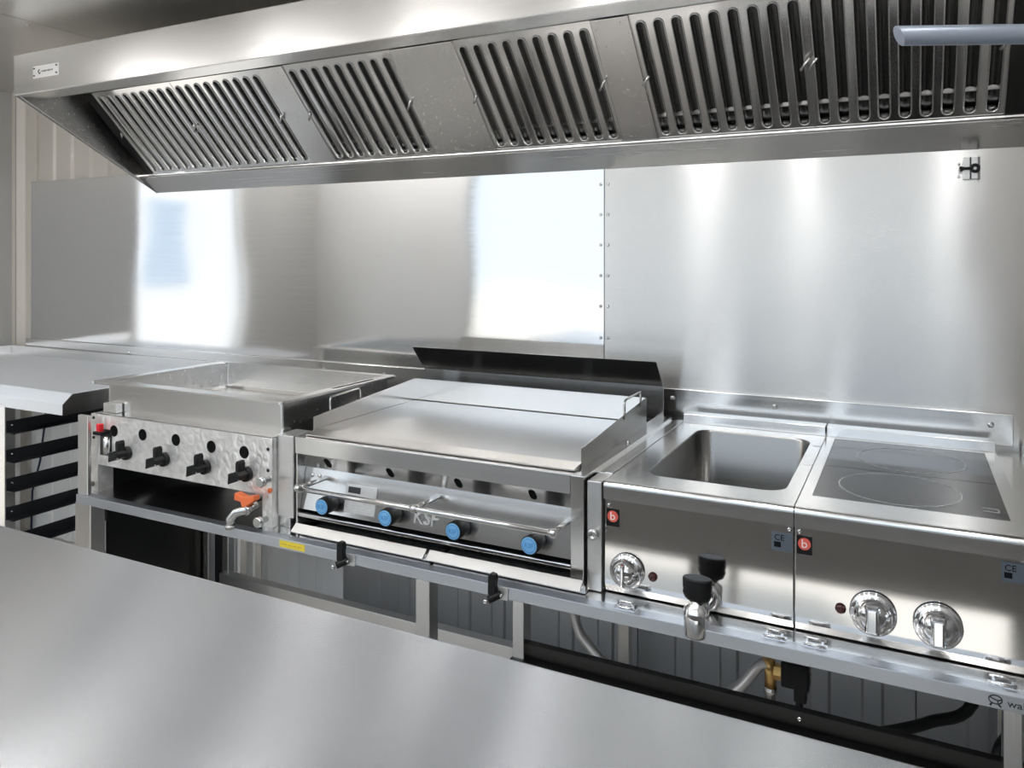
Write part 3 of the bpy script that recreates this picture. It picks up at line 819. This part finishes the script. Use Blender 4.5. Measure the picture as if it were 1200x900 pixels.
# cooking plate with front lip
PX0, PX1 = -1.470, -0.675
pz = Z(-0.480)
put('cooking_plate', MB().prism_x([(1.692, pz), (2.172, pz), (2.172, pz - 0.014), (1.692, pz - 0.014), (1.648, Z(-0.4905)), (1.645, Z(-0.486))], PX0 + 0.002, PX1 - 0.002), 'steel_plate', gd, 0.001)
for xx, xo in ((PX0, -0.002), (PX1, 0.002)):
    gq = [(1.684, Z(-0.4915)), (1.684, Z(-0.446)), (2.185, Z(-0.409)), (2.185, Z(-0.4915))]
    put('splash_guard', MB().prism_x(gq, xx, xx + xo), 'filter_steel' if xo < 0 else 'steel_guard_dark', gd)
put('splash_guard', MB().box(PX0, PX1, 2.183, 2.186, Z(-0.4915), Z(-0.409)), 'filter_steel', gd)
def wire(pts): return MB().tube(pts, 0.0032, 8)
def uh(x_, y0, y1, zb0, zb1, zt_):
    r = 0.010
    return wire([(x_, y0, zb0), (x_, y0, zt_ - r), (x_, y0 + r * 0.3, zt_ - r * 0.3), (x_, y0 + r, zt_), (x_, y1 - r, zt_ + 0.004), (x_, y1 - r * 0.3, zt_ + 0.004 - r * 0.3), (x_, y1, zt_ - r + 0.004), (x_, y1, zb1)])
put('guard_handle', uh(PX0 - 0.003, 1.755, 1.892, Z(-0.452), Z(-0.442), Z(-0.402)), 'bolt', gd)
put('guard_handle', uh(PX1 + 0.003, 1.985, 2.125, Z(-0.436), Z(-0.424), Z(-0.384)), 'bolt', gd)
# flue back plate, folded forward at the top
bk = put('back_plate', MB().sheet_x([(2.330, Z(-0.500)), (2.330, Z(-0.397)), (2.252, Z(-0.312))], -1.530, -0.664, 0.002), 'steel_fine', gd)
# drip trays
for ta, tbb in ((onY(342.5, 615, 1.58).x, onY(498, 648, 1.58).x), (onY(500, 647, 1.58).x, onY(682, 684, 1.58).x)):
    dt = put('drip_tray', MB().prism_x([(1.603, LED + 0.002), (1.603, Z(-0.727)), (1.604, Z(-0.7275)), (1.606, Z(-0.7275)), (1.606, LED + 0.005), (2.0, LED + 0.005), (2.0, LED + 0.002)], ta + 0.004, tbb - 0.002), 'steel_satin', gd)
    put('tray_lip', MB().prism_x([(1.594, Z(-0.710)), (1.573, Z(-0.727)), (1.576, Z(-0.730)), (1.603, Z(-0.729)), (1.603, Z(-0.7265)), (1.580, Z(-0.7265)), (1.597, Z(-0.7125))], ta, tbb - 0.004), 'steel_satin', dt, 0.0005)
for u, v in ((740, 520),):
    p = onZ(u, v, Z(-0.492))
    screw('screw', gd, (p.x - 0.01, p.y, Z(-0.4925)), 0.006, (0, 0, 1), 0.008)

# ================================================================== BOILER + INDUCTION HOB
def ctrl_knob(parent, at, r, wide):
    b_ = put('knob', MB().lathe([(r, 0), (r, 0.004), (r * 0.97, 0.008), (r * 0.88, 0.010), (r * 0.80, 0.011), (r * 0.74, 0.016), (r * 0.62, 0.026), (r * 0.42, 0.033), (r * 0.2, 0.0355), (0.0, 0.036)], 40, (0, 0, 0), (0, -1, 0)), 'chrome', parent, at=at)
    w = r * wide; hh = r * 0.66
    def sec(y, k): return [Vector((-w * k, y, -hh * k ** 0.5)), Vector((w * k, y, -hh * k ** 0.5)), Vector((w * k, y, hh * k ** 0.5)), Vector((-w * k, y, hh * k ** 0.5))]
    put('grip', MB().loft([sec(-0.016, 1.0), sec(-0.030, 0.95), sec(-0.042, 0.62)], True, True), 'chrome', b_, 0.0025, at=at)
    return b_

def unit(root, x0, x1, hole):
    """shared carcass: rolled front lip, recessed panel, side walls, rear upstand"""
    zt_, zb = Z(-0.498), LED + 0.003
    F = 1.633
    lipp = [(F + 0.030, zt_)] + [(F + 0.012 - 0.012 * math.sin(t), zt_ - 0.012 + 0.012 * math.cos(t)) for t in [math.radians(15 * k) for k in range(7)]] + [(F, zt_ - 0.039), (F + 0.010, zt_ - 0.039), (F + 0.030, zt_ - 0.02)]
    put('front_lip', MB().prism_x(lipp, x0 + 0.001, x1 - 0.001), 'steel_fine', root)
    put('front_panel', MB().prism_x([(F + 0.008, zt_ - 0.0385), (F + 0.004, zb + 0.016), (F + 0.010, zb), (F + 0.03, zb), (F + 0.03, zt_ - 0.0385)], x0 + 0.0015, x1 - 0.0015), 'panel_polished', root, 0.001)
    sd = MB()
    sd.box(x0 + 0.001, x0 + 0.004, F + 0.03, 2.36, zb, zt_ - 0.006); sd.box(x1 - 0.004, x1 - 0.001, F + 0.03, 2.36, zb, zt_ - 0.006)
    sd.box(x0 + 0.004, x1 - 0.004, 2.357, 2.36, zb, zt_ - 0.006)
    put('casing', sd, 'steel_fine', root)
    out = rrect(x0 + 0.001, x1 - 0.001, F + 0.030, 2.365, 0.002, zt_)
    put('top_sheet', MB().loft([[p_ - Vector((0, 0, 0.006)) for p_ in out], out, rrect(*hole, zt_)] + ([rrect(hole[0], hole[1], hole[2], hole[3], hole[4], zt_ - 0.006)])), 'steel_fine', root)
    put('rear_upstand', MB().sheet_x([(2.365, zt_ + 0.026), (2.318, zt_ + 0.026), (2.316, zt_ + 0.0005)], x0 + 0.002, x1 - 0.002, 0.003), 'steel_fine', root, 0.001)
    return F, zt_, zb

bm_ = thing('bain_marie', 'steel deep-well cooker with one chrome knob and a drain tap', 'cooker', (-0.402, 2.0, LED))
ux0, ux1 = -0.602, -0.202
F, zt_, zb = unit(bm_, ux0, ux1, (-0.538, -0.232, 1.725, 2.255, 0.045))
hl = (-0.538, -0.232, 1.725, 2.255)
wl_ = [rrect(hl[0], hl[1], hl[2], hl[3], 0.045, zt_), rrect(hl[0] + 0.003, hl[1] - 0.003, hl[2] + 0.003, hl[3] - 0.003, 0.045, zt_ - 0.006),
       rrect(hl[0] + 0.006, hl[1] - 0.006, hl[2] + 0.006, hl[3] - 0.006, 0.045, zt_ - 0.185), rrect(hl[0] + 0.012, hl[1] - 0.012, hl[2] + 0.012, hl[3] - 0.012, 0.040, zt_ - 0.202),
       rrect(hl[0] + 0.03, hl[1] - 0.03, hl[2] + 0.03, hl[3] - 0.03, 0.03, zt_ - 0.21)]
put('basin', MB().loft(wl_, False, True, smooth=True), 'basin_steel_shaded', bm_)
mk = MB()
for v in (523, 545):
    p = onZ(957, v, zt_) if v < 530 else onZ(944.5, v, zt_)
    for k in range(4): mk.box(-0.222 + k * 0.005, -0.2185 + k * 0.005, p.y - 0.004, p.y + 0.004, zt_ + 0.0001, zt_ + 0.0005)
put('level_marks', mk, 'glass_print', bm_)
ctrl_knob(bm_, onY(735, 669, F + 0.003), 0.0385, 0.14)
def pilot(parent, u, v):
    put('pilot_lamp', MB().lathe([(0.010, 0), (0.010, 0.002), (0.0082, 0.003), (0.0078, 0.005), (0.004, 0.007)], 20, (0, 0, 0), (0, -1, 0)), 'lamp_red', parent, at=onY(u, v, F + 0.0045))
pilot(bm_, 765, 676)
def logo(parent, u0, u1, v0, v1):
    a_ = onY(u0, (v0 + v1) / 2, F + 0.007); b_ = onY(u1, (v0 + v1) / 2, F + 0.007)
    w_ = (b_.x - a_.x) / 2; h_ = w_ * 1.28; c_ = (a_ + b_) / 2
    pl_ = put('logo_plate', MB().box(-w_, w_, -0.0012, 0.0004, -h_, h_), 'black_plastic', parent, 0.0008, at=c_)
    put('logo_disc', MB().lathe([(w_ * 0.84, 0), (w_ * 0.84, 0.0006)], 28, (0, 0, 0), (0, -1, 0)), 'logo_red', pl_, at=c_ + Vector((0, -0.0011, h_ * 0.16)))
    text_part('logo_letter', 'b', w_ * 1.65, 'logo_white', pl_, c_ + Vector((0, -0.0018, h_ * 0.14)), FACE, 0.0004, sx=1.1)
def ce(parent, u0, u1, v0, v1):
    a_ = onY(u0, (v0 + v1) / 2, F + 0.007); b_ = onY(u1, (v0 + v1) / 2, F + 0.007)
    w_ = (b_.x - a_.x) / 2; h_ = w_ * 0.92; c_ = (a_ + b_) / 2
    pl_ = put('rating_label', MB().box(-w_, w_, -0.0008, 0.0004, -h_, h_), 'label_blue', parent, at=c_)
    text_part('ce_mark', 'CE', w_ * 0.8, 'label_ink', pl_, c_ + Vector((-w_ * 0.25, -0.0011, h_ * 0.42)), FACE, 0.0003)
    put('data_block', MB().box(-w_ * 0.75, -w_ * 0.1, -0.0011, -0.0007, -h_ * 0.6, -h_ * 0.02), 'label_ink', pl_, at=c_)
logo(bm_, 710.7, 725.8, 597, 616)
ce(bm_, 904, 929, 623, 647)
for u, v in ((713.5, 592), (925, 620.5)):
    screw('screw', bm_, onY(u, v, F + 0.006), 0.005)
# drain tap
q = onY(816, 715, F - 0.060)
dtp = put('drain_tap', MB().lathe([(0.0235, -0.050), (0.025, -0.046), (0.026, -0.012), (0.024, 0.004), (0.016, 0.010), (0.013, 0.022)], 24, (0, 0, 0), (0, 0, 1)), 'chrome', bm_, at=(q.x, q.y, q.z))
put('spout_stem', MB().tube([(q.x, q.y, q.z - 0.002), (q.x + 0.003, F + 0.008, q.z + 0.002)], 0.0165, 16), 'chrome', dtp)
put('flange', MB().lathe([(0.030, 0), (0.030, 0.006), (0.024, 0.010)], 24, (q.x + 0.003, F + 0.008, q.z + 0.002), (0, -1, 0)), 'chrome', dtp)
hd = MB()
hd.loft([[Vector((0.030 * k * math.cos(t), 0.017 * k * math.sin(t), z_)) for t in [2 * math.pi * j / 20 for j in range(20)]] for z_, k in ((0.014, 0.45), (0.022, 0.85), (0.034, 1.0), (0.040, 0.94), (0.044, 1.0), (0.060, 1.0), (0.064, 0.92))], True, True, smooth=True)
put('lever', hd, 'black_plastic', dtp, at=(q.x + 0.002, q.y, q.z + 0.002))

ih = thing('induction_hob', 'steel induction hob with black glass and two chrome knobs', 'hob', (-0.002, 2.0, LED))
ix0, ix1 = -0.202, 0.199
unit(ih, ix0, ix1, (-0.178, 0.172, 1.73, 2.300, 0.002))
put('glass_front', MB().box(-0.1775, 0.1715, 1.7305, 1.9965, zt_ - 0.006, zt_ - 0.0006), 'glass_black', ih, 0.0004)
put('glass_rear', MB().box(-0.1775, 0.1715, 1.9985, 2.2995, zt_ - 0.006, zt_ - 0.0006), 'glass_black', ih, 0.0004)
for cx, cy in ((-0.018, 1.864), (0.004, 2.138)):
    rg = MB()
    rg.loft([[Vector((cx + rr * math.cos(t), cy + rr * math.sin(t), zt_ - 0.0004 + dz)) for t in [2 * math.pi * j / 64 for j in range(64)]] for rr, dz in ((0.1165, 0), (0.1165, 0.0002), (0.119, 0.0002), (0.119, 0))])
    put('cooking_zone_ring', rg, 'glass_print', ih)
p = onZ(1163, 598, zt_)
sq = MB()
for a_, b_, c_, d_ in ((-0.016, 0.012, -0.012, -0.010), (-0.016, 0.012, 0.010, 0.012), (0.010, 0.012, -0.012, 0.012)):
    sq.box(p.x + a_, p.x + b_, p.y + c_, p.y + d_, zt_ - 0.0005, zt_ - 0.0002)
put('glass_mark', sq, 'glass_print', ih)
ctrl_knob(ih, onY(1023, 719, F + 0.003), 0.0415, 0.34)
ctrl_knob(ih, onY(1099, 733, F + 0.003), 0.0415, 0.34)
pilot(ih, 985, 713)
logo(ih, 933.8, 951.7, 628, 650)
ce(ih, 1173, 1203, 657, 686)
screw('screw', ih, onY(937, 622.5, F + 0.006), 0.005)
screw('screw', ih, onY(1198, 656.5, F + 0.006), 0.005)

# ================================================================== SMALL THINGS
# pipes and valve under the stand
def hose(name, pts, r, m, label, cat, n=10):
    path = []
    P = [Vector(q_) for q_ in pts]
    for i in range(len(P) - 1):
        p0 = P[max(i - 1, 0)]; p1 = P[i]; p2 = P[i + 1]; p3 = P[min(i + 2, len(P) - 1)]
        for k in range(6):
            t = k / 6
            path.append(0.5 * ((2 * p1) + (-p0 + p2) * t + (2 * p0 - 5 * p1 + 4 * p2 - p3) * t * t + (-p0 + 3 * p1 - 3 * p2 + p3) * t ** 3))
    path.append(P[-1])
    return tag(put(name, MB().tube(path, r, n), m), label, cat)
yh = 1.80
t0 = onY(668, 700, yh); t0.z = LED - 0.006
hose('braided_hose', [t0, onY(675, 728, yh), onY(690, 756, yh), onY(713, 781, yh), onY(735, 800, yh), onY(760, 850, yh), onY(765, 960, yh)], 0.0125, 'hose_braid', 'silver braided hose dropping below the griddle end of the stand', 'hose')
vz = onY(903, 788, 1.80)
hose('braided_hose', [vz + Vector((-0.006, 0, 0.018)), onY(889, 780, yh), onY(873, 799, yh), onY(858, 811, yh), onY(835, 824, yh), onY(800, 850, yh), onY(780, 930, yh)], 0.0125, 'hose_braid', 'silver braided hose joined to the brass valve', 'hose')
va = thing('solenoid_valve', 'brass solenoid valve with black coil under the bain marie', 'valve', vz + Vector((0.02, 0, -0.045)))
put('valve_body', MB().tube([vz + Vector((-0.004, 0, 0.030)), vz + Vector((0, 0, 0.0)), vz + Vector((0.0, 0, -0.030))], 0.013, 12), 'brass', va)
put('valve_nut', MB().lathe([(0.017, -0.008), (0.017, 0.008)], 6, vz + Vector((0.016, 0, 0.005)), (1, 0, 0), smooth=False), 'brass', va)
put('pipe_union', MB().lathe([(0.011, -0.065), (0.011, -0.046), (0.014, -0.045), (0.014, -0.030)], 12, vz, (0, 0, 1)), 'bolt', va)
put('coil', MB().box(vz.x + 0.024, vz.x + 0.082, vz.y - 0.022, vz.y + 0.022, vz.z - 0.016, vz.z + 0.038), 'black_plastic', va, 0.004)
put('plug', MB().box(vz.x + 0.050, vz.x + 0.076, vz.y - 0.014, vz.y + 0.014, vz.z - 0.046, vz.z - 0.016), 'black_plastic', va, 0.003)
put('lead', MB().tube([vz + Vector((0.062, 0, -0.040)), vz + Vector((0.058, 0, -0.075)), vz + Vector((0.045, 0, -0.12)), vz + Vector((0.045, 0.01, -0.4))], 0.008, 8), 'black_plastic', va)
put('coil_screw', MB().lathe([(0.007, 0), (0.006, 0.003)], 12, vz + Vector((0.082, 0, 0.012)), (1, 0, 0)), 'bolt', va)
put('drop_pipe', MB().tube([vz + Vector((0, 0, -0.06)), vz + Vector((0, 0, -0.5))], 0.008, 8), 'bolt', va)
c0 = onY(1165, 800, 1.95); c0.z = LED - 0.006
hose('power_cable', [c0, onY(1140, 824, 1.9), onY(1090, 846, 1.85), onY(1045, 857, 1.8), onY(980, 866, 1.8), onY(930, 900, 1.8), onY(915, 1000, 1.8)], 0.012, 'black_plastic', 'thick black cable sagging under the induction hob', 'cable')
c1_ = onY(1205, 800, 2.0); c1_.z = LED - 0.006
hose('power_cable', [c1_, onY(1185, 845, 1.98), onY(1170, 880, 1.95), onY(1162, 930, 1.95), onY(1165, 1100, 1.95)], 0.012, 'black_plastic', 'black cable dropping beside the end post of the stand', 'cable')

# bracket with black thumb catch under the hood
p = onY(1137, 198, PY)
wbk = thing('wall_catch', 'small aluminium bracket with black thumb catch under the hood rim', 'bracket', (p.x, PY, p.z))
put('bracket_plate', MB().box(p.x - 0.017, p.x + 0.017, PY - 0.012, PY - 0.0005, p.z - 0.028, p.z + 0.030), 'label_silver', wbk, 0.0015)
put('bracket_slot', MB().box(p.x - 0.002, p.x + 0.002, PY - 0.0125, PY - 0.0118, p.z - 0.028, p.z + 0.030), 'print_dark', wbk)
put('bracket_edge', MB().box(p.x + 0.017, p.x + 0.022, PY - 0.014, PY - 0.0005, p.z - 0.030, p.z + 0.030), 'steel_dark', wbk)
mb = MB()
mb.tube([(p.x + 0.010 + 0.0085 * math.cos(t), PY - 0.018, p.z + 0.0085 * math.sin(t)) for t in [2 * math.pi * k / 20 for k in range(21)]], 0.0045, 8)
mb.tube([(p.x + 0.002, PY - 0.018, p.z), (p.x - 0.012, PY - 0.018, p.z), (p.x - 0.026, PY - 0.018, p.z + 0.003)], 0.0042, 8)
mb.tube([(p.x - 0.012, PY - 0.018, p.z), (p.x - 0.024, PY - 0.018, p.z - 0.005)], 0.003, 8)
put('thumb_catch', mb, 'black_plastic', wbk)
for dz in (0.014, -0.020):
    screw('screw', wbk, (p.x - 0.027, PY - 0.0005, p.z + dz), 0.004)

# tubular bar reaching out of the end wall across the aisle
D = 1.10
def camp(u, v, d):
    d0 = ray(u, v); n_ = 1.0
    return Vector((d0[0] * d, d0[1] * d, d0[2] * d + H))
e0 = camp(1053, 42, D); e1 = camp(1200, 40, D * 0.985)
dr = (e1 - e0).normalized()
end = e0 + dr * ((XR - 0.006 - e0.x) / dr.x)
bar = thing('support_bar', 'blue-grey round tube reaching across in front of the hood filters', 'bar', end)
rb = 0.0138
fw = Vector((-_sa, _ca, 0))
nrm = (dr * 1.0 + Vector((0, 0, 1)) * -0.0).normalized()
n = 28; loops = []
aa = dr.cross(Vector((0, 0, 1))).normalized(); bb = aa.cross(dr).normalized()
for base, slant in ((e0, 0.45), (end, 0.0)):
    loops.append([base + aa * rb * math.cos(2 * math.pi * k / n) + bb * rb * math.sin(2 * math.pi * k / n) - dr * slant * rb * math.sin(2 * math.pi * k / n) for k in range(n)])
put('tube', MB().loft(loops, True, True, smooth=True), 'bar_blue_grey', bar, 0.0012)
put('wall_flange', MB().lathe([(0.032, 0.0), (0.032, 0.006), (0.02, 0.012)], 24, (XR - 0.0005, end.y, end.z), (-1, 0, 0)), 'bolt', bar)
